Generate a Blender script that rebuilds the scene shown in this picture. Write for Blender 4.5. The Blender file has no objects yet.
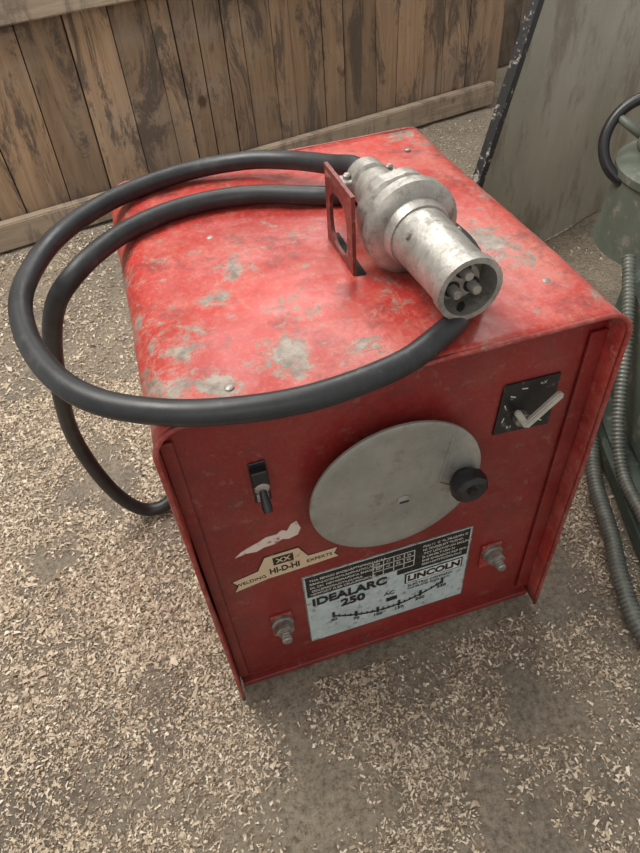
import bpy, bmesh, math, random
from mathutils import Vector, Matrix, Euler, noise
random.seed(7)
S=bpy.context.scene
S.view_settings.view_transform='Standard'
COL=S.collection

# ---------------- node helpers ----------------
class NT:
    def __init__(s,name):
        s.m=bpy.data.materials.new(name); s.m.use_nodes=True
        s.t=s.m.node_tree; s.b=s.t.nodes['Principled BSDF']
        s.co=s.t.nodes.new('ShaderNodeTexCoord')
    def n(s,typ,**kw):
        x=s.t.nodes.new(typ)
        for k,v in kw.items():
            if k.startswith('i_'): x.inputs[k[2:].replace('_',' ')].default_value=v
            else: setattr(x,k,v)
        return x
    def l(s,a,b): s.t.links.new(a,b)
    def mapping(s,scale=(1,1,1),loc=(0,0,0),src='Object'):
        m=s.n('ShaderNodeMapping'); m.inputs['Scale'].default_value=scale; m.inputs['Location'].default_value=loc
        s.l(s.co.outputs[src],m.inputs['Vector']); return m.outputs[0]
    def noise(s,scale,detail=4,rough=.55,vec=None,dist=0):
        x=s.n('ShaderNodeTexNoise'); x.inputs['Scale'].default_value=scale; x.inputs['Detail'].default_value=detail
        x.inputs['Roughness'].default_value=rough; x.inputs['Distortion'].default_value=dist
        s.l(vec if vec else s.co.outputs['Object'],x.inputs['Vector']); return x.outputs['Fac']
    def ramp(s,fac,stops):
        r=s.n('ShaderNodeValToRGB'); s.l(fac,r.inputs[0]); e=r.color_ramp.elements
        while len(e)<len(stops): e.new(.5)
        for i,(p,c) in enumerate(stops):
            e[i].position=p
            if not hasattr(c,'__len__'): c=(c,c,c)
            e[i].color=(*c[:3],1)
        return r.outputs[0]
    def mix(s,fac,a,b,mode='MIX'):
        x=s.n('ShaderNodeMix',data_type='RGBA',blend_type=mode)
        for sock,v in ((x.inputs[0],fac),(x.inputs[6],a),(x.inputs[7],b)):
            if hasattr(v,'links'): s.l(v,sock)
            elif hasattr(v,'__len__'): sock.default_value=(*v[:3],1)
            else: sock.default_value=v
        return x.outputs[2]
    def math(s,op,a,b):
        x=s.n('ShaderNodeMath',operation=op)
        for sock,v in ((x.inputs[0],a),(x.inputs[1],b)):
            if hasattr(v,'links'): s.l(v,sock)
            else: sock.default_value=v
        return x.outputs[0]
    def spots(s,pts):
        """soft bumps (0..1) round object-space points: (x,y,z,radius,weight)"""
        tot=None
        for (x,y,z,r,w) in pts:
            d=s.n('ShaderNodeVectorMath',operation='DISTANCE'); s.l(s.co.outputs['Object'],d.inputs[0]); d.inputs[1].default_value=(x,y,z)
            m=s.n('ShaderNodeMapRange'); m.inputs[1].default_value=0; m.inputs[2].default_value=r; m.inputs[3].default_value=w; m.inputs[4].default_value=0
            s.l(d.outputs['Value'],m.inputs[0])
            tot=m.outputs[0] if tot is None else s.math('ADD',tot,m.outputs[0])
        return tot
    def bump(s,h,strength=.3,dist=.01):
        x=s.n('ShaderNodeBump'); x.inputs['Strength'].default_value=strength; x.inputs['Distance'].default_value=dist
        s.l(h,x.inputs['Height']); s.l(x.outputs[0],s.b.inputs['Normal'])
    def color(s,c): s.l(c,s.b.inputs['Base Color'])
    def rough(s,c):
        if hasattr(c,'links'): s.l(c,s.b.inputs['Roughness'])
        else: s.b.inputs['Roughness'].default_value=c

def simple(name,col,rough=.5,metal=0,var=.25,scale=60,bump=.1):
    t=NT(name); f=t.noise(scale,3)
    lo=[c*(1-var) for c in col]; hi=[min(1,c*(1+var)) for c in col]
    t.color(t.ramp(f,[(.3,lo),(.7,hi)])); t.rough(rough); t.b.inputs['Metallic'].default_value=metal
    if bump: t.bump(f,bump,.002)
    return t.m

# worn red paint
def red_paint(name,base,dark,wear,pink,bumpy,spots=None,grime=.45,speck=1.0,rough=(.30,.52)):
    t=NT(name)
    big=t.noise(5,3)
    c=t.mix(t.ramp(big,[(.35,0),(.65,1)]),dark,base)
    sm=t.noise(9,8,.8,t.mapping((1,.6,1),(3,1,0)))
    c=t.mix(t.math('MULTIPLY',t.ramp(sm,[(.46,0),(.70,1)]),pink),c,(.54,.23,.18))
    d=t.noise(160,3,.7); c=t.mix(t.math('MULTIPLY',t.ramp(d,[(.5,0),(.75,1)]),.22*speck),c,(.6,.36,.28))
    g=t.noise(22,9,.8,t.mapping((1,1,1),(7,2,5)))
    c=t.mix(t.math('MULTIPLY',t.ramp(g,[(.52,0),(.61,1)]),grime),c,(.12,.035,.03))
    w=t.noise(30,12,.8,t.mapping((1,1,1),(1.3,4.1,.2)),.3)
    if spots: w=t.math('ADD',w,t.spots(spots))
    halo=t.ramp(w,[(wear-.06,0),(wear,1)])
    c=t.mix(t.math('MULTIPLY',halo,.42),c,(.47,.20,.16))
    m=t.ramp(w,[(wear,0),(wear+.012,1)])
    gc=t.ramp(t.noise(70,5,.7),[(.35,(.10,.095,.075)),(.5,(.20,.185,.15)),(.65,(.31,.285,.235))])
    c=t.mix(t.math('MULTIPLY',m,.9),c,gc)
    w2=t.noise(48,5,.6,t.mapping((1,1,1),(9,3,1)))
    m2=t.ramp(w2,[(.635,0),(.65,1)])
    c=t.mix(t.math('MULTIPLY',m2,.75*speck),c,(.25,.18,.15))
    for (sc,lc,th,col,am) in (((6,.5,1),(2,2,2),.655,(.62,.36,.30),.65*speck),((.6,5,2),(5,1,2),.645,(.10,.03,.03),.65),((4,3,2),(8,5,2),.68,(.66,.42,.36),.65*speck)):
        v=t.noise(26,7,.82,t.mapping(sc,lc))
        c=t.mix(t.math('MULTIPLY',t.ramp(v,[(th,0),(th+.02,1)]),am),c,col)
    t.color(c)
    t.rough(t.ramp(t.noise(14,6,.7),[(.3,rough[0]),(.7,rough[1])]))
    h=t.math('ADD',t.noise(7,3),t.math('MULTIPLY',t.noise(300,2),.02))
    h=t.math('SUBTRACT',h,t.math('MULTIPLY',m,.02))
    t.bump(h,bumpy,.02)
    return t.m
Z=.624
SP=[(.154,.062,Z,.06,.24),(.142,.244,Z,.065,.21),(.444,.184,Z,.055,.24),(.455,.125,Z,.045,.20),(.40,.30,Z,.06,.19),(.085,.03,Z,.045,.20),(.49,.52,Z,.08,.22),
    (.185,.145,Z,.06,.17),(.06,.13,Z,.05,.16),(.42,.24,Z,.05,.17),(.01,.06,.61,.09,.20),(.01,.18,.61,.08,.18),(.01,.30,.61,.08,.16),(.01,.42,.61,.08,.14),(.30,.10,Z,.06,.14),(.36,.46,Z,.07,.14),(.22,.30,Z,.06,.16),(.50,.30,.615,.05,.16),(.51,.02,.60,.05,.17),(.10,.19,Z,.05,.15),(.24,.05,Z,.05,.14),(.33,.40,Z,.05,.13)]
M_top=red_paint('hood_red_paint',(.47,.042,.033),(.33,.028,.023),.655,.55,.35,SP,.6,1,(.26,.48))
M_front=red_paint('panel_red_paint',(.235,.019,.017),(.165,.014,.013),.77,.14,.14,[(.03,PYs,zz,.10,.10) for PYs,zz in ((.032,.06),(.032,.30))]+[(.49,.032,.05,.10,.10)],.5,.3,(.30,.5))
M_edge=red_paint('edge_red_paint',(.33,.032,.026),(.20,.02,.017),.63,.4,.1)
M_brk=red_paint('bracket_red_paint',(.22,.026,.02),(.11,.018,.016),.63,.2,.1)
M_black=simple('black_plastic',(.014,.014,.016),.35)
def rubber():
    t=NT('black_rubber'); a=t.noise(30,6,.7); c=t.ramp(a,[(.35,(.012,.013,.015)),(.6,(.024,.026,.029)),(.78,(.085,.085,.08))])
    t.color(c); t.rough(t.ramp(t.noise(12,3),[(.3,.34),(.7,.55)])); t.bump(t.noise(90,4),.12,.002); return t.m
M_rubber=rubber()
def alum():
    t=NT('cast_aluminium'); a=t.noise(28,7,.7); c=t.ramp(a,[(.3,(.27,.26,.235)),(.5,(.40,.385,.355)),(.72,(.56,.54,.50))])
    b=t.noise(34,9,.8,t.mapping((1,1,1),(3,3,3))); c=t.mix(t.ramp(b,[(.51,0),(.63,.7)]),c,(.15,.135,.115))
    t.color(c); t.rough(t.ramp(b,[(.4,.34),(.65,.6)])); t.b.inputs['Metallic'].default_value=.65; t.bump(t.noise(120,5),.22,.003); return t.m
M_alu=alum()
M_steel=simple('dull_steel',(.30,.275,.25),.45,.6,.4,80,.1)
M_dark=simple('dark_cavity',(.01,.009,.009),.8)
def worn(name,a,b,thr=.6,scale=55,rough=.5):
    t=NT(name); f=t.noise(scale,6,.72); c=t.ramp(f,[(thr,a),(thr+.08,b)]); t.color(c); t.rough(rough); return t.m
M_cream=worn('cream_sticker',(.60,.46,.31),(.36,.20,.12),.57,40)
M_white=worn('white_label_ink',(.55,.55,.50),(.10,.10,.09),.55,140)
M_lwhite=worn('white_maker_box',(.66,.68,.66),(.40,.42,.40),.6,60)
M_ink=worn('black_ink',(.014,.013,.014),(.13,.11,.10),.58,70,.4)
M_bare=worn('scraped_white',(.64,.55,.49),(.34,.12,.10),.54,60,.7)
def dialmat():
    t=NT('dial_grey_metal')
    a=t.noise(12,7,.7); c=t.ramp(a,[(.3,(.25,.245,.22)),(.6,(.35,.345,.315)),(.8,(.46,.45,.41))])
    b=t.noise(45,6,.7,t.mapping((1,1,1),(4,4,4))); c=t.mix(t.ramp(b,[(.57,0),(.67,.6)]),c,(.20,.17,.14))
    t.color(c); t.rough(.38); t.b.inputs['Metallic'].default_value=.35; t.bump(a,.08,.01); return t.m
M_dial=dialmat()
def platemat():
    t=NT('nameplate_light_face'); a=t.noise(30,6,.7)
    c=t.ramp(a,[(.3,(.36,.44,.46)),(.6,(.52,.60,.61)),(.75,(.60,.64,.62))])
    b=t.noise(70,6,.75,t.mapping((1,1,1),(6,1,2))); c=t.mix(t.ramp(b,[(.56,0),(.62,.7)]),c,(.16,.12,.10))
    t.color(c); t.rough(.4); return t.m
M_plate=platemat()

# ---------------- mesh helpers ----------------
def obj(name,me,mat=None,parent=None,smooth=False):
    o=bpy.data.objects.new(name,me); COL.objects.link(o)
    if mat: me.materials.append(mat)
    if parent: o.parent=parent
    if smooth:
        for p in me.polygons: p.use_smooth=True
    return o
def empty(name):
    e=bpy.data.objects.new(name,None); e.empty_display_size=.1; COL.objects.link(e); return e
def from_bm(name,bm,mat,parent=None,smooth=False):
    me=bpy.data.meshes.new(name); bm.normal_update(); bm.to_mesh(me); bm.free(); return obj(name,me,mat,parent,smooth)
def box(name,c,s,mat,parent=None,bev=0,rot=None):
    bm=bmesh.new(); bmesh.ops.create_cube(bm,size=1)
    bmesh.ops.scale(bm,vec=s,verts=bm.verts)
    if bev: bmesh.ops.bevel(bm,geom=bm.edges[:],offset=bev,segments=3,affect='EDGES',profile=.5)
    M=Matrix.Translation(c)
    if rot: M=M@Euler(rot).to_matrix().to_4x4()
    bmesh.ops.transform(bm,matrix=M,verts=bm.verts)
    return from_bm(name,bm,mat,parent)
def basis(axis,up=(0,0,1)):
    a=Vector(axis).normalized(); u=Vector(up)
    if abs(a.dot(u))>.95: u=Vector((0,1,0))
    x=u.cross(a).normalized(); y=a.cross(x); return x,y,a
def lathe(name,origin,axis,prof,mat,parent=None,seg=48,smooth=True,mod=None):
    x,y,a=basis(axis); o=Vector(origin); bm=bmesh.new(); rings=[]
    for k,(d,r) in enumerate(prof):
        ring=[]
        for i in range(seg):
            th=2*math.pi*i/seg; rr=r*(mod(k,i) if mod else 1)
            ring.append(bm.verts.new(o+a*d+(x*math.cos(th)+y*math.sin(th))*rr))
        rings.append(ring)
    for k in range(len(rings)-1):
        for i in range(seg):
            j=(i+1)%seg; bm.faces.new((rings[k][i],rings[k][j],rings[k+1][j],rings[k+1][i]))
    if prof[0][1]>1e-4: bm.faces.new(rings[0][::-1])
    if prof[-1][1]>1e-4: bm.faces.new(rings[-1])
    bmesh.ops.remove_doubles(bm,verts=bm.verts,dist=1e-6)
    bmesh.ops.recalc_face_normals(bm,faces=bm.faces)
    ob=from_bm(name,bm,mat,parent,smooth)
    if smooth:
        md=ob.modifiers.new('es','EDGE_SPLIT'); md.split_angle=math.radians(35)
    return ob
def catmull(P,n=12,closed=False):
    P=[Vector(p) for p in P]; out=[]; N=len(P)
    for i in range(N if closed else N-1):
        if closed: p0,p1,p2,p3=P[(i-1)%N],P[i],P[(i+1)%N],P[(i+2)%N]
        else: p0,p1,p2,p3=P[max(i-1,0)],P[i],P[i+1],P[min(i+2,N-1)]
        for k in range(n):
            t=k/n; out.append(.5*((2*p1)+(-p0+p2)*t+(2*p0-5*p1+4*p2-p3)*t*t+(-p0+3*p1-3*p2+p3)*t**3))
    if not closed: out.append(P[-1])
    return out
def tube(name,pts,r,mat,parent=None,seg=20,closed=False,rf=None):
    bm=bmesh.new(); rings=[]; N=len(pts); prev=None
    for k,p in enumerate(pts):
        if closed: t=(pts[(k+1)%N]-pts[(k-1)%N]).normalized()
        else: t=(pts[min(k+1,N-1)]-pts[max(k-1,0)]).normalized()
        if prev is None: x,y,_=basis(t)
        else:
            x=(prev-t*prev.dot(t)).normalized(); y=t.cross(x)
        prev=x; rr=rf(k) if rf else r
        rings.append([bm.verts.new(p+(x*math.cos(2*math.pi*i/seg)+y*math.sin(2*math.pi*i/seg))*rr) for i in range(seg)])
    for k in range(N if closed else N-1):
        A=rings[k];B=rings[(k+1)%N]
        for i in range(seg):
            j=(i+1)%seg; bm.faces.new((A[i],A[j],B[j],B[i]))
    if not closed: bm.faces.new(rings[0][::-1]); bm.faces.new(rings[-1])
    bmesh.ops.recalc_face_normals(bm,faces=bm.faces)
    return from_bm(name,bm,mat,parent,True)
def resample(pts,step):
    out=[pts[0].copy()]; acc=0
    for a,b in zip(pts,pts[1:]):
        L=(b-a).length
        while acc+L>=step:
            f=(step-acc)/L; a=a.lerp(b,f); out.append(a.copy()); L=(b-a).length; acc=0
        acc+=L
    return out
def poly(name,pts2,y0,y1,mat,parent):
    bm=bmesh.new(); A=[bm.verts.new((x,y0,z)) for x,z in pts2]; B=[bm.verts.new((x,y1,z)) for x,z in pts2]
    bm.faces.new(A); bm.faces.new(B[::-1]); n=len(A)
    for i in range(n): bm.faces.new((A[i],A[(i+1)%n],B[(i+1)%n],B[i]))
    bmesh.ops.recalc_face_normals(bm,faces=bm.faces); return from_bm(name,bm,mat,parent)
def text(name,s,x,y,z,size,mat,parent,rot=0,align='CENTER',sx=1,bold=0):
    cu=bpy.data.curves.new(name,'FONT'); cu.body=s; cu.size=size; cu.extrude=.0002; cu.align_x=align; cu.align_y='CENTER'; cu.offset=bold
    o=bpy.data.objects.new(name+'_tmp',cu); COL.objects.link(o)
    bpy.context.view_layer.update()
    me=bpy.data.meshes.new_from_object(o.evaluated_get(bpy.context.evaluated_depsgraph_get()))
    bpy.data.objects.remove(o)
    ob=obj(name,me,None,parent); me.materials.clear(); me.materials.append(mat)
    me.transform(Matrix.Translation((x,y,z))@Matrix.Rotation(math.radians(90),4,'X')@Matrix.Rotation(rot,4,'Z')@Matrix.Diagonal((sx,1,1,1)))
    return ob

# ================= ARC WELDER =================
W,D,H=.52,.546,.624; R=.036; PY=.032
welder=empty('arc_welder')
def hood_profile(ins=0,r=R,zb=.004):
    w0,w1,h=ins,W-ins,H-ins; r=max(r-ins,.004); P=[(w0,zb)]
    for k in range(1,16): P.append((w0,zb+(h-r-zb)*k/16))
    for k in range(11):
        a=math.pi-math.pi/2*k/10; P.append((w0+r+r*math.cos(a),h-r+r*math.sin(a)))
    for k in range(1,24): P.append((w0+r+(w1-w0-2*r)*k/24,h))
    for k in range(11):
        a=math.pi/2-math.pi/2*k/10; P.append((w1-r+r*math.cos(a),h-r+r*math.sin(a)))
    for k in range(15,-1,-1): P.append((w1,zb+(h-r-zb)*k/16))
    return P
def dent(x,y,z):
    return noise.noise(Vector((x*9,y*9,z*6)))*.0045+noise.noise(Vector((x*25+4,y*25,z*10)))*.0016
bm=bmesh.new(); rows=[]; prof=hood_profile(); NY=40
for j in range(NY+1):
    y=D*j/NY; row=[]
    for (x,z) in prof:
        d=dent(x,y,z)
        if j in(0,NY): d*=.4
        xx=x;zz=z
        if z>H-R*.5: zz+=d-.001
        else: xx+=d
        row.append(bm.verts.new((xx,y,zz)))
    rows.append(row)
for j in range(NY):
    for i in range(len(prof)-1):
        bm.faces.new((rows[j][i],rows[j][i+1],rows[j+1][i+1],rows[j+1][i]))
bmesh.ops.recalc_face_normals(bm,faces=bm.faces)
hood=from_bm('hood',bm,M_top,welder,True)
md=hood.modifiers.new('sol','SOLIDIFY'); md.thickness=.003; md.offset=0
fp=[Vector((x,0,z)) for x,z in prof]; fp=[v+Vector((dent(v.x,0,v.z)*.4 if v.z<=H-R*.5 else 0,0,(dent(v.x,0,v.z)*.4-.001) if v.z>H-R*.5 else 0)) for v in fp]
tube('hood_front_edge',fp,.0032,M_edge,welder,8)
tube('hood_back_edge',[Vector((v.x,D,v.z)) for v in fp],.0032,M_edge,welder,8)
pp=[(x,z) for x,z in hood_profile(.003)]
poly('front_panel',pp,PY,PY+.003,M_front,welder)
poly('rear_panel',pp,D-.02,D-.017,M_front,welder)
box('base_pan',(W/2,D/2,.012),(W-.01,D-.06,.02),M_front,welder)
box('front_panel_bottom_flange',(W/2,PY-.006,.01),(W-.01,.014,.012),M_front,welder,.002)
box('right_inner_flange',(W-.014,PY-.004,H/2-.01),(.022,.004,H-.07),M_front,welder,.001)
box('left_inner_flange',(.010,PY-.004,H/2-.01),(.014,.004,H-.07),M_front,welder,.001)
for k,(x,y) in enumerate([(.085,.035),(.46,.08),(.455,.47),(.12,.33),(.40,.30)]):
    lathe(f'hood_screw_{k+1}',(x,y,H-.002),(0,0,1),[(0,.005),(.003,.005),(.004,.0035),(.004,0)],M_steel,welder,12)

# dial
dy=.004
cx,cz=.254,.428; RD=.109
lathe('dial_disc',(cx,dy+.004,cz),(0,-1,0),[(0,RD),(.002,RD+.0015),(.0045,RD+.001),(.006,RD-.003),(.0045,RD-.012),(.0035,RD-.05),(.003,0)],M_dial,welder,96)
lathe('dial_shaft',(.262,PY,.405),(0,-1,0),[(0,.02),(.024,.02)],M_steel,welder,24)
lathe('dial_screw',(.263,dy+.002,.403),(0,-1,0),[(0,.009),(.003,.009),(.0045,.006),(.0045,0)],M_dial,welder,20)
box('dial_screw_slot',(.263,dy-.003,.403),(.012,.001,.002),M_dark,welder)
box('dial_rib',(.316,dy-.0005,.462),(.0022,.002,.085),M_dial,welder,.0005,(0,.15,0))
box('dial_rib_2',(.325,dy-.0005,.406),(.0022,.002,.042),M_dial,welder,.0005,(0,-.9,0))
def knobmod(k,i): return 1+.05*(1 if (i//3)%2 else 0) if k in(2,3,4) else 1
lathe('dial_knob',(.340,dy,.422),(0,-1,0),[(0,.012),(.008,.012),(.010,.021),(.020,.023),(.028,.021),(.032,.016),(.030,.010),(.030,0)],M_black,welder,48,True,knobmod)
lathe('dial_knob_screw',(.340,dy-.030,.422),(0,-1,0),[(0,.006),(.003,.005),(.003,0)],M_dark,welder,16)

yp=PY
box('switch_plate',(.096,yp-.001,.478),(.020,.003,.070),M_black,welder,.0015)
box('switch_body',(.096,yp-.006,.494),(.019,.012,.024),M_black,welder,.002)
lathe('switch_bushing',(.096,yp-.004,.478),(0,-1,0),[(0,.009),(.008,.009),(.010,.006),(.010,0)],M_steel,welder,18)
lathe('switch_lever',(.096,yp-.010,.478),(0,-.8,-.75),[(0,.004),(.024,.006),(.029,.005),(.029,0)],M_black,welder,14)
poly('switch_label',[(.089,.446),(.103,.446),(.103,.460),(.089,.460)],yp-.0032,yp-.0024,M_steel,welder)
poly('selector_plate',[(.392,.447),(.470,.440),(.470,.526),(.396,.528)],yp-.003,yp,M_ink,welder)
for k,(a,b,c2) in enumerate([(.410,.507,.5),(.402,.492,1.2),(.424,.516,.2),(.402,.470,1.8),(.455,.453,.6)]):
    box(f'selector_mark_{k}',(a,yp-.0032,b),(.008,.0006,.0014),M_white,welder,0,(0,c2,0))
for k,(a,b) in enumerate([(.448,.518),(.412,.455)]):
    text(f'selector_text_{k}','R1' if k else '+X',a,yp-.0034,b,.007,M_white,welder)
lathe('selector_hub',(.425,yp,.470),(0,-1,0),[(0,.010),(.012,.010),(.014,.007),(.014,0)],M_steel,welder,24)
def flatbar(name,a,b,w,th,mat):
    a=Vector(a);b=Vector(b);x,y,ax_=basis(b-a); bm=bmesh.new(); bmesh.ops.create_cube(bm,size=1)
    bmesh.ops.scale(bm,vec=(w,th,(b-a).length),verts=bm.verts); bmesh.ops.bevel(bm,geom=bm.edges[:],offset=min(w,th)*.25,segments=2,affect='EDGES')
    M=Matrix((x,y,ax_)).transposed().to_4x4(); M.translation=(a+b)/2
    bmesh.ops.transform(bm,matrix=M,verts=bm.verts); return from_bm(name,bm,mat,welder)
M_lever=simple('lever_cast_metal',(.50,.48,.43),.5,.2,.2,50,.1)
flatbar('selector_lever',(.424,yp-.018,.467),(.462,yp-.022,.513),.008,.010,M_lever)
flatbar('selector_lever_tail',(.410,yp-.016,.494),(.427,yp-.018,.466),.007,.008,M_lever)

# sticker banner
ban=[(.034,.268),(.080,.277),(.130,.279),(.182,.282),(.176,.291),(.181,.303),(.140,.303),(.128,.328),(.082,.327),(.070,.301),(.034,.293),(.041,.281)]
poly('brand_sticker_border',[(x+(x-.108)*.03,z+(z-.295)*.08) for x,z in ban],yp-.0005,yp,M_ink,welder)
poly('brand_sticker',ban,yp-.001,yp,M_cream,welder)
text('sticker_text_c','HI-D-HI',.106,yp-.0013,.292,.017,M_ink,welder,0,'CENTER',.75,.0005)
text('sticker_text_l','WELDING',.058,yp-.0013,.284,.0095,M_ink,welder,.08)
text('sticker_text_r','EXPERTS',.155,yp-.0013,.292,.0095,M_ink,welder,.02)
poly('sticker_emblem',[(.092,.305),(.120,.305),(.120,.322),(.092,.322)],yp-.0014,yp-.0005,M_ink,welder)
text('sticker_logo','XX',.106,yp-.0017,.3135,.014,M_cream,welder,0,'CENTER',1,.0003)
random.seed(3)
sc=[(.046,.345),(.054,.353),(.070,.363),(.079,.363),(.090,.371),(.103,.370),(.110,.376),(.117,.372),(.123,.381),(.131,.385),(.135,.371),(.130,.357),(.118,.355),(.109,.357),(.098,.350),(.084,.349),(.075,.345),(.060,.347)]
sc=[(x+random.uniform(-.0008,.0008),z+random.uniform(-.0015,.0015)) for x,z in sc]
poly('torn_label_remnant',sc,yp-.0006,yp,M_bare,welder)

# nameplate
x0,x1,z0,z1=.128,.388,.062,.252
w=x1-x0;h=z1-z0
def U(u,v): return (x0+u*w,z1-v*h)
poly('nameplate',[U(0,1),U(1,1),U(1,0),U(0,0)],yp-.0015,yp,M_plate,welder)
poly('nameplate_border',[(x0-.002,z0-.002),(x1+.002,z0-.002),(x1+.002,z1+.002),(x0-.002,z1+.002)],yp-.001,yp,M_steel,welder)
poly('nameplate_black_band',[U(.01,.29),U(.55,.29),U(.55,.36),U(.99,.36),U(.99,.01),U(.01,.01)],yp-.0022,yp-.0015,M_ink,welder)
def tt(n,s,u,v,size,mat=M_ink,al='LEFT',sx=1,b=0):
    X,Z=U(u,v); return text(n,s,X,yp-.0026,Z,size,mat,welder,0,al,sx,b)
tt('name_text_1','IDEALARC',.03,.385,.027,M_ink,'LEFT',.95,.0009)
tt('name_text_2','250',.20,.52,.026,M_ink,'LEFT',1.0,.0009)
poly('maker_box',[U(.60,.53),U(.97,.53),U(.97,.39),U(.60,.39)],yp-.0024,yp-.0015,M_ink,welder)
poly('maker_box_face',[U(.61,.52),U(.96,.52),U(.96,.40),U(.61,.40)],yp-.0026,yp-.0015,M_lwhite,welder)
X,Z_=U(.785,.46); text('maker_text','LINCOLN',X,yp-.003,Z_,.0215,M_ink,welder,0,'CENTER',.95,.0009)
tt('maker_small','ELECTRIC COMPANY',.62,.575,.008)
tt('maker_small_2','CLEVELAND OHIO U.S.A.',.62,.62,.0065)
random.seed(5)
for k,(u,v,ln) in enumerate([(.03,.06,.34),(.03,.11,.30),(.03,.16,.33),(.03,.21,.27),(.03,.255,.30),(.70,.06,.28),(.70,.11,.25),(.70,.16,.28),(.70,.21,.2),(.70,.26,.28),(.70,.31,.22)]):
    s=''.join(random.choice('AEIOUNRSTLCDMP  ') for _ in range(int(ln*(85 if u<.5 else 70))))
    tt(f'spec_line_{k}',s,u,v,.0068,M_white,'LEFT',1,.0001)
for k in range(4):
    a=U(.40,.07+.07*k); b=U(.65,.07+.07*k); box(f'spec_table_h{k}',((a[0]+b[0])/2,yp-.0024,a[1]),(b[0]-a[0],.0006,.0013),M_white,welder)
for k in range(5):
    a=U(.40+.0625*k,.07); b=U(.40+.0625*k,.28); box(f'spec_table_v{k}',(a[0],yp-.0024,(a[1]+b[1])/2),(.0013,.0006,a[1]-b[1]),M_white,welder)
for k in range(8):
    u=.415+.0625*(k%4);v=.105+.07*(k//4); tt(f'spec_cell_{k}',str(random.randint(10,99)),u,v,.007,M_white)
arc=[]
for k in range(41):
    f=k/40; u=.15+.70*f; v=.68+.15*(1-(2*f-1)**2); arc.append(U(u,v))
bm=bmesh.new()
for (a,b) in zip(arc,arc[1:]):
    y=yp-.0026; vs=[bm.verts.new(p) for p in ((a[0],y,a[1]-.0018),(b[0],y,b[1]-.0018),(b[0],y,b[1]+.0018),(a[0],y,a[1]+.0018))]; bm.faces.new(vs)
for k in range(0,41,2):
    a=arc[k]; L=.008 if k%8 else .016; y=yp-.0027
    wv=.001 if k%8 else .0022
    vs=[bm.verts.new(p) for p in ((a[0]-wv,y,a[1]-L*.3),(a[0]+wv,y,a[1]-L*.3),(a[0]+wv,y,a[1]+L*.7),(a[0]-wv,y,a[1]+L*.7))]; bm.faces.new(vs)
from_bm('ampere_scale',bm,M_ink,welder)
for k,s in enumerate(['40','70','100','150','200','250']):
    a=arc[int(k*8)]; text(f'scale_num_{k}',s,a[0],yp-.0026,a[1]-.012,.011,M_ink,welder,0,'CENTER',1,.0001)
tt('scale_title','AC',.47,.60,.013)
box('scale_box',(U(.52,.70)[0],yp-.002,U(.5,.70)[1]),(.018,.001,.010),M_ink,welder)

for k,(x,z) in enumerate([(.087,.160),(.428,.172)]):
    box(f'terminal_pocket_{k+1}',(x,yp-.002,z-.012),(.034,.006,.058),M_edge,welder,.0025)
    lathe(f'terminal_collar_{k+1}',(x,yp-.004,z),(0,-1,0),[(0,.017),(.006,.017),(.008,.014),(.008,0)],M_steel,welder,24)
    lathe(f'terminal_nut_{k+1}',(x,yp-.012,z),(0,-1,0),[(0,.0145),(.011,.0145),(.012,.011),(.012,0)],M_steel,welder,6,False)
    lathe(f'terminal_stud_{k+1}',(x,yp-.022,z),(0,-1,0),[(0,.008)]+[(.002*i,.008 if i%2 else .0072) for i in range(1,9)]+[(.017,.006),(.017,0)],M_steel,welder,16)

# lifting bracket
bm=bmesh.new()
yA,yB,zA,zB=.172,.268,H-.006,H+.098
hy,hz,hw,hh=.222,H+.042,.032,.034
outer=[];inner=[];NN=64
for k in range(NN):
    a=2*math.pi*k/NN; c,s=math.cos(a),math.sin(a)
    sq=max(abs(c),abs(s)); ox=c/sq; oz=s/sq
    yy=(yA+yB)/2+ox*(yB-yA)/2; zz=(zA+zB)/2+oz*(zB-zA)/2
    outer.append((yy,zz)); e=.75
    inner.append((hy+hw*abs(c)**e*(1 if c>0 else -1),hz+hh*abs(s)**e*(1 if s>0 else -1)))
def ringp(x): return [bm.verts.new((x,a,b)) for a,b in outer],[bm.verts.new((x,a,b)) for a,b in inner]
oa,ia=ringp(.262); ob_,ib=ringp(.2665)
for k in range(NN):
    j=(k+1)%NN
    bm.faces.new((oa[k],oa[j],ia[j],ia[k])); bm.faces.new((ob_[j],ob_[k],ib[k],ib[j]))
    bm.faces.new((oa[k],ob_[k],ob_[j],oa[j])); bm.faces.new((ia[j],ib[j],ib[k],ia[k]))
bmesh.ops.recalc_face_normals(bm,faces=bm.faces)
from_bm('lifting_bracket',bm,M_brk,welder)
box('lifting_slot',(.272,.222,H+.0008),(.012,.104,.002),M_dark,welder)

# ================= PLUG =================
plug=empty('electrical_plug')
pa=Vector((.322,.296,.680)); pb=Vector((.333,.025,.679)); ax=(pb-pa).normalized(); L=(pb-pa).length
def at(d): return pa+ax*d
E=L-.1275
lathe('cable_clamp',pa,ax,[(0,.017),(.0,.026),(.022,.027),(.026,.023),(.034,.023)],M_alu,plug,32)
sx_,sy_,_=basis(ax)
for k,s in enumerate((-1,1)):
    c=at(.012)+sx_*s*.028
    box(f'clamp_ear_{k+1}',c,(.020,.022,.020),M_alu,plug,.003)
    lathe(f'clamp_screw_{k+1}',c+sy_*.0,(0,0,1),[(0,.005),(.014,.005),(.016,.003),(.016,0)],M_steel,plug,12)
lathe('plug_body',at(.030),ax,[(0,.022),(.004,.027),(.022,.0285),(.044,.030),(.052,.036),(.064,.038)],M_alu,plug,40)
def knurl(k,i): return 1+(.03 if (i//6)%2 else 0)
lathe('plug_coupling_ring',at(.088),ax,[(0,.032),(.001,.044),(.005,.048),(.022,.049),(.025,.045),(.027,.045)],M_alu,plug,96,True,lambda k,i: knurl(k,i) if k in(2,3) else 1)
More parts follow.
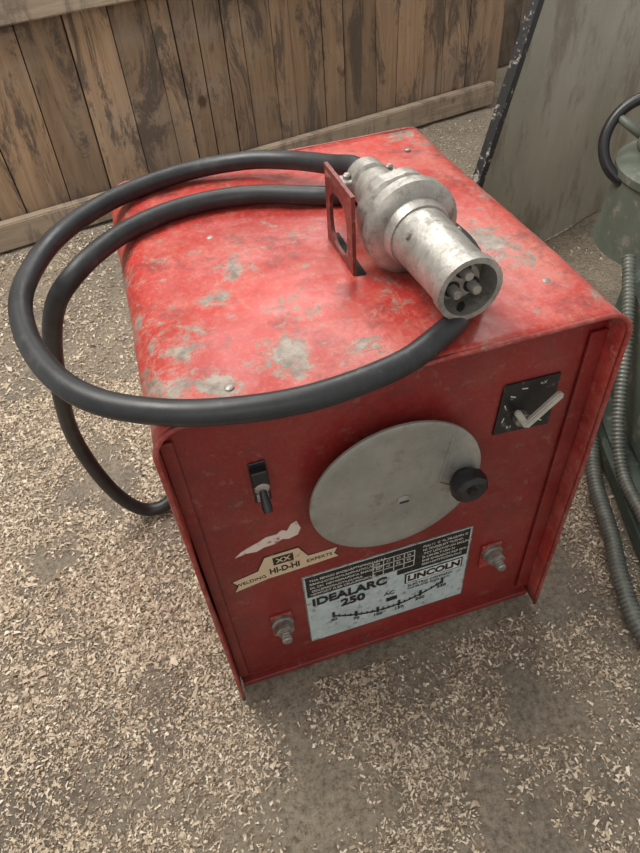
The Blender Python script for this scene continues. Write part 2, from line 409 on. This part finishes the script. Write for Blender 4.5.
lathe('plug_gasket',at(.114),ax,[(0,.042),(.010,.042)],M_dark,plug,48)
lathe('plug_flange',at(.123),ax,[(0,.042),(.0,.050),(.003,.0545),(.017,.0545),(.021,.050),(.024,.043),(.025,.034)],M_alu,plug,72)
lathe('plug_neck',at(.138),ax,[(0,.039),(.014,.039),(.022,.036)],M_alu,plug,40)
lathe('plug_sleeve',at(E),ax,[(-.002,.030),(-.002,.0345),(.010,.034),(.085,.0325),(.112,.0325),(.115,.035),(.1275,.035),(.1275,.029),(.096,.029),(.096,0)],M_alu,plug,48)
lathe('plug_insulator',at(E+.075),ax,[(0,.020),(.034,.020),(.035,.019),(.035,0)],M_steel,plug,40)
for k in range(3):
    a=math.pi/2+2*math.pi/3*k; c=at(E+.106)+(sx_*math.cos(a)+sy_*math.sin(a))*.0125
    lathe(f'pin_socket_{k+1}',c,ax,[(0,.0088),(.0045,.0088)],M_dark,plug,16)
    lathe(f'pin_{k+1}',c,ax,[(0,.0058),(.015,.0058),(.017,.0045),(.017,0)],M_alu,plug,16)
for k in range(3):
    a=2*math.pi*k/3+.4; c=at(.185)+(sx_*math.cos(a)+sy_*math.sin(a))*.0335
    lathe(f'sleeve_rivet_{k+1}',c,(sx_*math.cos(a)+sy_*math.sin(a)),[(0,.004),(.003,.003),(.003,0)],M_steel,plug,10)

# ================= CABLE =================
cr=.0130; zc=H+cr+.001
cab=[at(-.002)+ax*.004,at(-.035),(.304,.375,.668),(.266,.440,.655),(.207,.485,.648),(.118,.504,.640),(.012,.463,.640),(-.068,.384,.640),(-.108,.279,.640),(-.106,.187,.640),(-.078,.100,.640),(-.038,.044,.640),(.020,.008,zc),(.086,-.014,zc),(.159,-.022,zc),(.242,-.010,zc),(.294,.014,zc),(.335,.042,zc),(.372,.085,zc),(.397,.15,zc),(.392,.225,zc),(.366,.295,zc),(.330,.338,zc),(.284,.352,zc),(.191,.397,zc),(.095,.400,zc),(.010,.359,zc),(-.055,.300,.628),(-.100,.320,.565),(-.140,.375,.43),(-.168,.420,.26),(-.150,.431,.10),(-.108,.428,.022),(-.055,.440,.0145),(-.035,.52,.0145),(-.02,.64,.0145),(.10,.72,.0145),(.3,.74,.0145)]
tube('electrical_cable',resample(catmull(cab,10),.006),cr,M_rubber,None,20)

# ================= ROOM =================
def floormat():
    t=NT('sawdust_floor')
    big=t.noise(1.8,6,.65); c=t.ramp(big,[(.35,(.42,.35,.275)),(.5,(.54,.45,.345)),(.66,(.64,.53,.39))])
    mid=t.noise(7,9,.8,None,.5); c=t.mix(t.ramp(mid,[(.46,0),(.58,.6)]),c,(.31,.27,.225))
    f=t.noise(95,7,.9); c=t.mix(t.ramp(f,[(.39,.85),(.50,0)]),c,(.18,.135,.09))
    c=t.mix(t.ramp(f,[(.53,0),(.62,.65)]),c,(.78,.69,.55))
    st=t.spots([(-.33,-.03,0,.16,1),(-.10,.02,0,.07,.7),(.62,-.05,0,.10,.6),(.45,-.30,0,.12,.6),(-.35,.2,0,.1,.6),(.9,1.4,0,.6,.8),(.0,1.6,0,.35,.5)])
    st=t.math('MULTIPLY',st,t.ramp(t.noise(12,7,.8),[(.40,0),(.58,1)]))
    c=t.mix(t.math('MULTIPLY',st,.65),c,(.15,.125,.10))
    t.color(c); t.rough(.9)
    t.bump(t.math('ADD',t.noise(100,7,.9),t.math('MULTIPLY',mid,1.6)),1.0,.014)
    return t.m
def fz(x,y): return .008*noise.noise(Vector((x*5,y*5,0)))+.005*noise.noise(Vector((x*17,y*17,5)))
bm=bmesh.new(); NX,NYf=300,300; X0,X1,Y0,Y1=-1.6,2.8,-1.2,3.0; g=[]
for j in range(NYf+1):
    r=[]
    for i in range(NX+1):
        x=X0+(X1-X0)*i/NX;y=Y0+(Y1-Y0)*j/NYf
        r.append(bm.verts.new((x,y,-.010+fz(x,y))))
    g.append(r)
for j in range(NYf):
    for i in range(NX): bm.faces.new((g[j][i],g[j][i+1],g[j+1][i+1],g[j+1][i]))
from_bm('floor',bm,floormat(),None,True)
def chipmat():
    t=NT('wood_shavings'); gi=t.n('ShaderNodeNewGeometry')
    c=t.ramp(gi.outputs['Random Per Island'],[(0,(.14,.10,.065)),(.14,(.31,.235,.16)),(.45,(.48,.39,.285)),(.8,(.61,.51,.385)),(1,(.78,.69,.55))])
    t.color(c); t.rough(.85); return t.m
random.seed(11); V=[];F=[]
def chip(x,y,s):
    z=-.0088+fz(x,y); a=random.uniform(0,6.283); L=s*random.uniform(.5,1.8); w=s*random.uniform(.3,.8)
    tx=random.uniform(-1.2,1.2); ty=random.uniform(-1,1); ca,sa=math.cos(a),math.sin(a); b=len(V); curl=s*random.uniform(0,.5)
    for (p,q,c) in ((-.5,-.5,0),(0,-.5,1),(.5,-.5,0),(.5,.5,0),(0,.5,1),(-.5,.5,0)):
        p+=random.uniform(-.3,.3); q+=random.uniform(-.45,.45)
        px,py=p*L,q*w; V.append((x+px*ca-py*sa,y+px*sa+py*ca,z+px*tx*.5+py*ty*.5+c*curl+s*.12))
    F.append((b,b+1,b+4,b+5)); F.append((b+1,b+2,b+3,b+4))
def inpoly(x,y,P):
    r=False
    for i in range(len(P)):
        (a,b),(c,d)=P[i],P[(i+1)%len(P)]
        if (b>y)!=(d>y) and x<(c-a)*(y-b)/(d-b)+a: r=not r
    return r
BASE=[(.70,-.10),(1.3,-.25),(1.45,.75),(.93,.55),(.82,.27)]
n=0
while n<135000:
    if random.random()<.7: x=random.uniform(-.6,.85); y=random.uniform(-.42,.9)
    else: x=random.uniform(-.75,1.6); y=random.uniform(-.42,2.0)
    if -.008<x<W+.008 and -.006<y<D+.01: continue
    if -.212*x+.977*y>1.758-.06: continue
    if inpoly(x,y,BASE): continue
    if abs(-.368*(x-.743)+.93*(y-.882))<.03 and x>.7: continue
    cl=noise.noise(Vector((x*8,y*8,9)))*.9+noise.noise(Vector((x*25,y*25,2)))*.5
    d=noise.noise(Vector((x*2.5,y*2.5,3)))*.6+(.35 if x<.05 else -.03)+cl
    if random.random()>.38+d: continue
    s=random.choice([.0016,.0022,.0028,.0034,.0042,.0052]) if y<.9 else random.choice([.003,.004,.006])
    if x<0 and y>.1: s*=1.25
    if random.random()<.008: s*=2.2
    chip(x,y,s); n+=1
me=bpy.data.meshes.new('sawdust_shavings'); me.from_pydata(V,[],F); obj('sawdust_shavings',me,chipmat())

# back wall of boards
A=Vector((-.444,1.703,0)); B=Vector((1.552,2.136,0)); u=(B-A).normalized(); nrm=Vector((u.y,-u.x,0))
def woodmat(name,base,light,dark,axis='Z',stain=.8,lowg=.45):
    t=NT(name); gi=t.n('ShaderNodeNewGeometry')
    sc=(12,12,.7) if axis=='Z' else (1,1,12)
    gr=t.noise(3.2,9,.75,t.mapping(sc),.8)
    c=t.ramp(gr,[(.3,dark),(.5,base),(.74,light)])
    rnd=t.ramp(gi.outputs['Random Per Island'],[(0,.60),(.5,.9),(1,1.2)])
    c=t.mix(1.0,c,rnd,'MULTIPLY')
    wt=t.noise(2.2,6,.7,t.mapping((1,1,1.4),(1,8,2)))
    c=t.mix(t.ramp(wt,[(.46,0),(.62,.4)]),c,(.32,.27,.22))
    st=t.noise(3.6,9,.8,t.mapping((2.6,2.6,.7),(5,1,2)),.9)
    c=t.mix(t.ramp(st,[(.50,0),(.57,stain)]),c,(.07,.055,.045))
    v=t.n('ShaderNodeTexVoronoi'); v.inputs['Scale'].default_value=5; t.l(t.mapping((1,1,.8),(.3,.7,.1)),v.inputs['Vector'])
    c=t.mix(t.ramp(v.outputs['Distance'],[(.06,.9),(.10,0)]),c,(.07,.035,.02))
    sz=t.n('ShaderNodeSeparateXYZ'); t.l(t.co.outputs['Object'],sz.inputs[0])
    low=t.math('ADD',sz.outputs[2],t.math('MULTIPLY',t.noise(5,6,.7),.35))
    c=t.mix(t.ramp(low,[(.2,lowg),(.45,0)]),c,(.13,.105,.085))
    t.color(c); t.rough(.85); t.bump(gr,.3,.006); return t.m
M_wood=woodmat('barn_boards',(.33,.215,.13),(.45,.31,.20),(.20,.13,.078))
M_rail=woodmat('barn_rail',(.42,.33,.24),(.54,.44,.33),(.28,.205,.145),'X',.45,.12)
def wbox(bm,s0,s1,z0,z1,d0,d1,k0=0,k1=0):
    P=[]
    for s,dd,z in [(s0,d0,z0),(s1,d0,z0),(s1,d1,z0),(s0,d1,z0),(s0+k0,d0,z1),(s1+k1,d0,z1),(s1+k1,d1,z1),(s0+k0,d1,z1)]:
        p=A+u*s+nrm*dd; P.append(bm.verts.new((p.x,p.y,z)))
    for f in ((0,1,2,3),(7,6,5,4),(0,4,5,1),(1,5,6,2),(2,6,7,3),(3,7,4,0)): bm.faces.new([P[i] for i in f])
random.seed(21)
bm=bmesh.new(); s=-.9; k0=0
while s<1.98:
    w_=random.choice([.07,.085,.1,.12,.14]); k1=random.uniform(-.03,.03); off=random.uniform(-.004,.004)
    e=s+w_
    if e>1.98: k1=0;e=2.0
    wbox(bm,s,e-random.uniform(.001,.006),0,1.5,-.022+off,off,k0,k1); s+=w_; k0=k1
wbox(bm,-.9,2.0,0,1.5,-.04,-.026)
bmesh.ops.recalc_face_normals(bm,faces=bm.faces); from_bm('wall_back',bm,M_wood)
def trim(name,*a,mat):
    bm=bmesh.new(); wbox(bm,*a); bmesh.ops.recalc_face_normals(bm,faces=bm.faces); bmesh.ops.bevel(bm,geom=bm.edges[:],offset=.004,segments=2,affect='EDGES'); from_bm(name,bm,mat)
trim('trim_1',-.9,2.02,0,.085,.006,.045,mat=M_rail)
trim('trim_2',-.9,2.02,.60,.70,.006,.04,mat=M_rail)
trim('trim_3',1.96,2.06,0,1.5,-.04,.006,mat=M_wood)
M_wood2=woodmat('dark_barn_boards',(.17,.125,.085),(.27,.21,.15),(.09,.065,.045))
bm=bmesh.new(); s=1.9
while s<4.2:
    wbox(bm,s,s+.176,0,1.8,-.34,-.30); s+=.18
bmesh.ops.recalc_face_normals(bm,faces=bm.faces); from_bm('wall_back_far',bm,M_wood2)

# ================= SHEET METAL PANEL =================
def sheetmat():
    t=NT('grey_sheet'); a=t.noise(3,5,.6,t.mapping((1,1,.5)))
    c=t.ramp(a,[(.3,(.25,.235,.185)),(.55,(.37,.35,.285)),(.75,(.46,.44,.375))])
    b=t.noise(7,7,.7,t.mapping((2,2,.7),(3,3,3))); c=t.mix(t.ramp(b,[(.52,0),(.64,.65)]),c,(.18,.14,.095))
    d=t.noise(50,6,.7); c=t.mix(t.ramp(d,[(.6,0),(.68,.4)]),c,(.5,.47,.42))
    t.color(c); t.rough(.42); t.b.inputs['Metallic'].default_value=.2; t.bump(a,.1,.02); return t.m
panel=empty('sheet_metal_panel')
P0=Vector((.743,.882,.0)); pu=Vector((.93,.368,0)); pn=Vector((-.368,.93,0))
def pp3(s,z,d=0): return P0+pu*(s+.012)+Vector((0,0,z))+pn*(z*.03+d)
def slab(name,quad_,d0,d1,mat):
    bm=bmesh.new(); a=[bm.verts.new(pp3(s,z,d0)) for s,z in quad_]; b=[bm.verts.new(pp3(s,z,d1)) for s,z in quad_]
    bm.faces.new(a); bm.faces.new(b[::-1]); n=len(a)
    for i in range(n): bm.faces.new((a[i],a[(i+1)%n],b[(i+1)%n],b[i]))
    bmesh.ops.recalc_face_normals(bm,faces=bm.faces); return from_bm(name,bm,mat,panel)
slab('sheet',[(0,0),(.80,0),(1.04,1.1),(.44,1.1)],0,.012,sheetmat())
def chippedblack():
    t=NT('chipped_black_edge'); f=t.noise(45,6,.75); t.color(t.ramp(f,[(.55,(.015,.015,.016)),(.61,(.34,.31,.27))])); t.rough(.5); return t.m
slab('edge_strip',[(-.016,0),(.006,0),(.448,1.1),(.426,1.1)],-.006,.018,chippedblack())

# ================= GREEN MACHINE =================
mach=empty('green_machine')
def greenmat(name,c0,c1,c2):
    t=NT(name); a=t.noise(6,6,.65); c=t.ramp(a,[(.3,c0),(.55,c1),(.75,c2)])
    b=t.noise(30,6,.7); c=t.mix(t.ramp(b,[(.56,0),(.66,.7)]),c,(.22,.20,.16)); t.color(c); t.rough(.5); t.bump(b,.1,.004); return t.m
M_g=greenmat('machine_green',(.04,.058,.045),(.07,.093,.073),(.115,.14,.11))
M_g2=greenmat('machine_grey_green',(.07,.085,.065),(.11,.125,.10),(.17,.18,.15))
def prism(name,plan,z0,z1,mat,parent,bev=.012,shrink=0):
    bm=bmesh.new(); c=Vector((sum(p[0] for p in plan)/len(plan),sum(p[1] for p in plan)/len(plan)))
    a=[bm.verts.new((x,y,z0)) for x,y in plan]; b=[bm.verts.new((x+(c.x-x)*shrink,y+(c.y-y)*shrink,z1)) for x,y in plan]; n=len(a)
    bm.faces.new(a[::-1]); bm.faces.new(b)
    for i in range(n): bm.faces.new((a[i],a[(i+1)%n],b[(i+1)%n],b[i]))
    bmesh.ops.recalc_face_normals(bm,faces=bm.faces)
    if bev: bmesh.ops.bevel(bm,geom=bm.edges[:],offset=bev,segments=3,affect='EDGES')
    return from_bm(name,bm,mat,parent)
prism('base_casting',BASE,-.004,.05,M_g,mach)
prism('base_body',[(.76,-.04),(1.25,-.18),(1.38,.70),(.97,.52),(.86,.27)],.04,.30,M_g,mach,.03,.05)
lathe('column',(1.135,.575,.26),(0,0,1),[(0,.160),(.02,.155),(.15,.145),(.155,.152),(.17,.152),(.178,.13),(.178,0)],M_g2,mach,48)
prism('gearbox',[(1.05,.44),(1.30,.40),(1.34,.66),(1.08,.68)],.43,.50,M_g2,mach,.015)
for k,(x,y) in enumerate([(.83,.12),(.90,.30),(.80,.00)]):
    lathe(f'base_bolt_{k+1}',(x,y,.298),(0,0,1),[(0,.010),(.006,.010),(.008,.007),(.008,0)],M_steel,mach,6,False)
wc=Vector((1.050,.625,.472)); wa=Vector((-.5,-.62,.45)).normalized(); wx,wy,_=basis(wa)
rim=[wc+(wx*math.cos(2*math.pi*k/64)+wy*math.sin(2*math.pi*k/64))*.085 for k in range(64)]
tube('handwheel_rim',rim,.0115,M_black,mach,14,True)
lathe('handwheel_hub',wc-wa*.02,wa,[(0,.022),(.03,.022),(.036,.016),(.036,0)],M_g2,mach,24)
for k in range(3):
    a=2*math.pi*k/3+.5; d=wx*math.cos(a)+wy*math.sin(a)
    tube(f'handwheel_spoke_{k+1}',[wc+d*.015,wc+d*.05,wc+d*.082],.009,M_g2,mach,10)
tube('handwheel_shaft',[wc-wa*.01,wc-wa*.06,wc-wa*.12],.014,M_steel,mach,14)

M_con=simple('grey_conduit',(.15,.16,.14),.45,.3,.25,40)
hp=catmull([(.90,.50,.22),(.83,.36,.14),(.795,.27,.055),(.755,.18,.022),(.715,.07,.018),(.675,-.02,.018),(.65,-.12,.018),(.69,-.22,.018),(.85,-.30,.018)],12)
hp=resample(hp,.002)
tube('flexible_conduit',hp,.015,M_con,None,16,False,lambda k:.0155 if k%4<2 else .0128)
hp=catmull([(.93,.46,.33),(.87,.34,.24),(.815,.24,.13),(.785,.16,.072),(.760,.06,.066),(.735,-.04,.066),(.74,-.14,.066),(.80,-.2,.066)],12)
hp=resample(hp,.002)
tube('flexible_conduit',hp,.012,M_con,None,16,False,lambda k:.0125 if k%4<2 else .0102)

# ================= LIGHT / WORLD =================
wd=bpy.data.worlds.new('World'); S.world=wd; wd.use_nodes=True
bg=wd.node_tree.nodes['Background']; bg.inputs[0].default_value=(1.0,.97,.92,1); bg.inputs[1].default_value=.58
def area(name,loc,target,size,power,col):
    l=bpy.data.lights.new(name,'AREA'); l.shape='RECTANGLE'; l.size,l.size_y=size; l.energy=power; l.color=col
    o=bpy.data.objects.new(name,l); COL.objects.link(o); o.location=loc
    o.rotation_euler=(Vector(target)-Vector(loc)).to_track_quat('-Z','Y').to_euler(); return o
area('window_light',(-.7,.9,2.9),(.3,.4,0),(1.5,1.2),84,(1,.96,.90))
area('roof_light',(.9,2.0,2.4),(.4,.5,.4),(1.2,.7),24,(1,.98,.95))
area('room_light',(-.6,-2.2,2.2),(.2,.2,.1),(2,1.5),12,(1,.95,.9))

# ================= CAMERA =================
cd=bpy.data.cameras.new('camera'); cam=bpy.data.objects.new('camera',cd); COL.objects.link(cam)
cam.location=(.0546,-.449,1.0472); cam.rotation_euler=(.7719,.0612,-.3025)
cd.sensor_fit='VERTICAL'; cd.sensor_height=36; cd.lens=648*36/853; cd.clip_start=.02
S.camera=cam
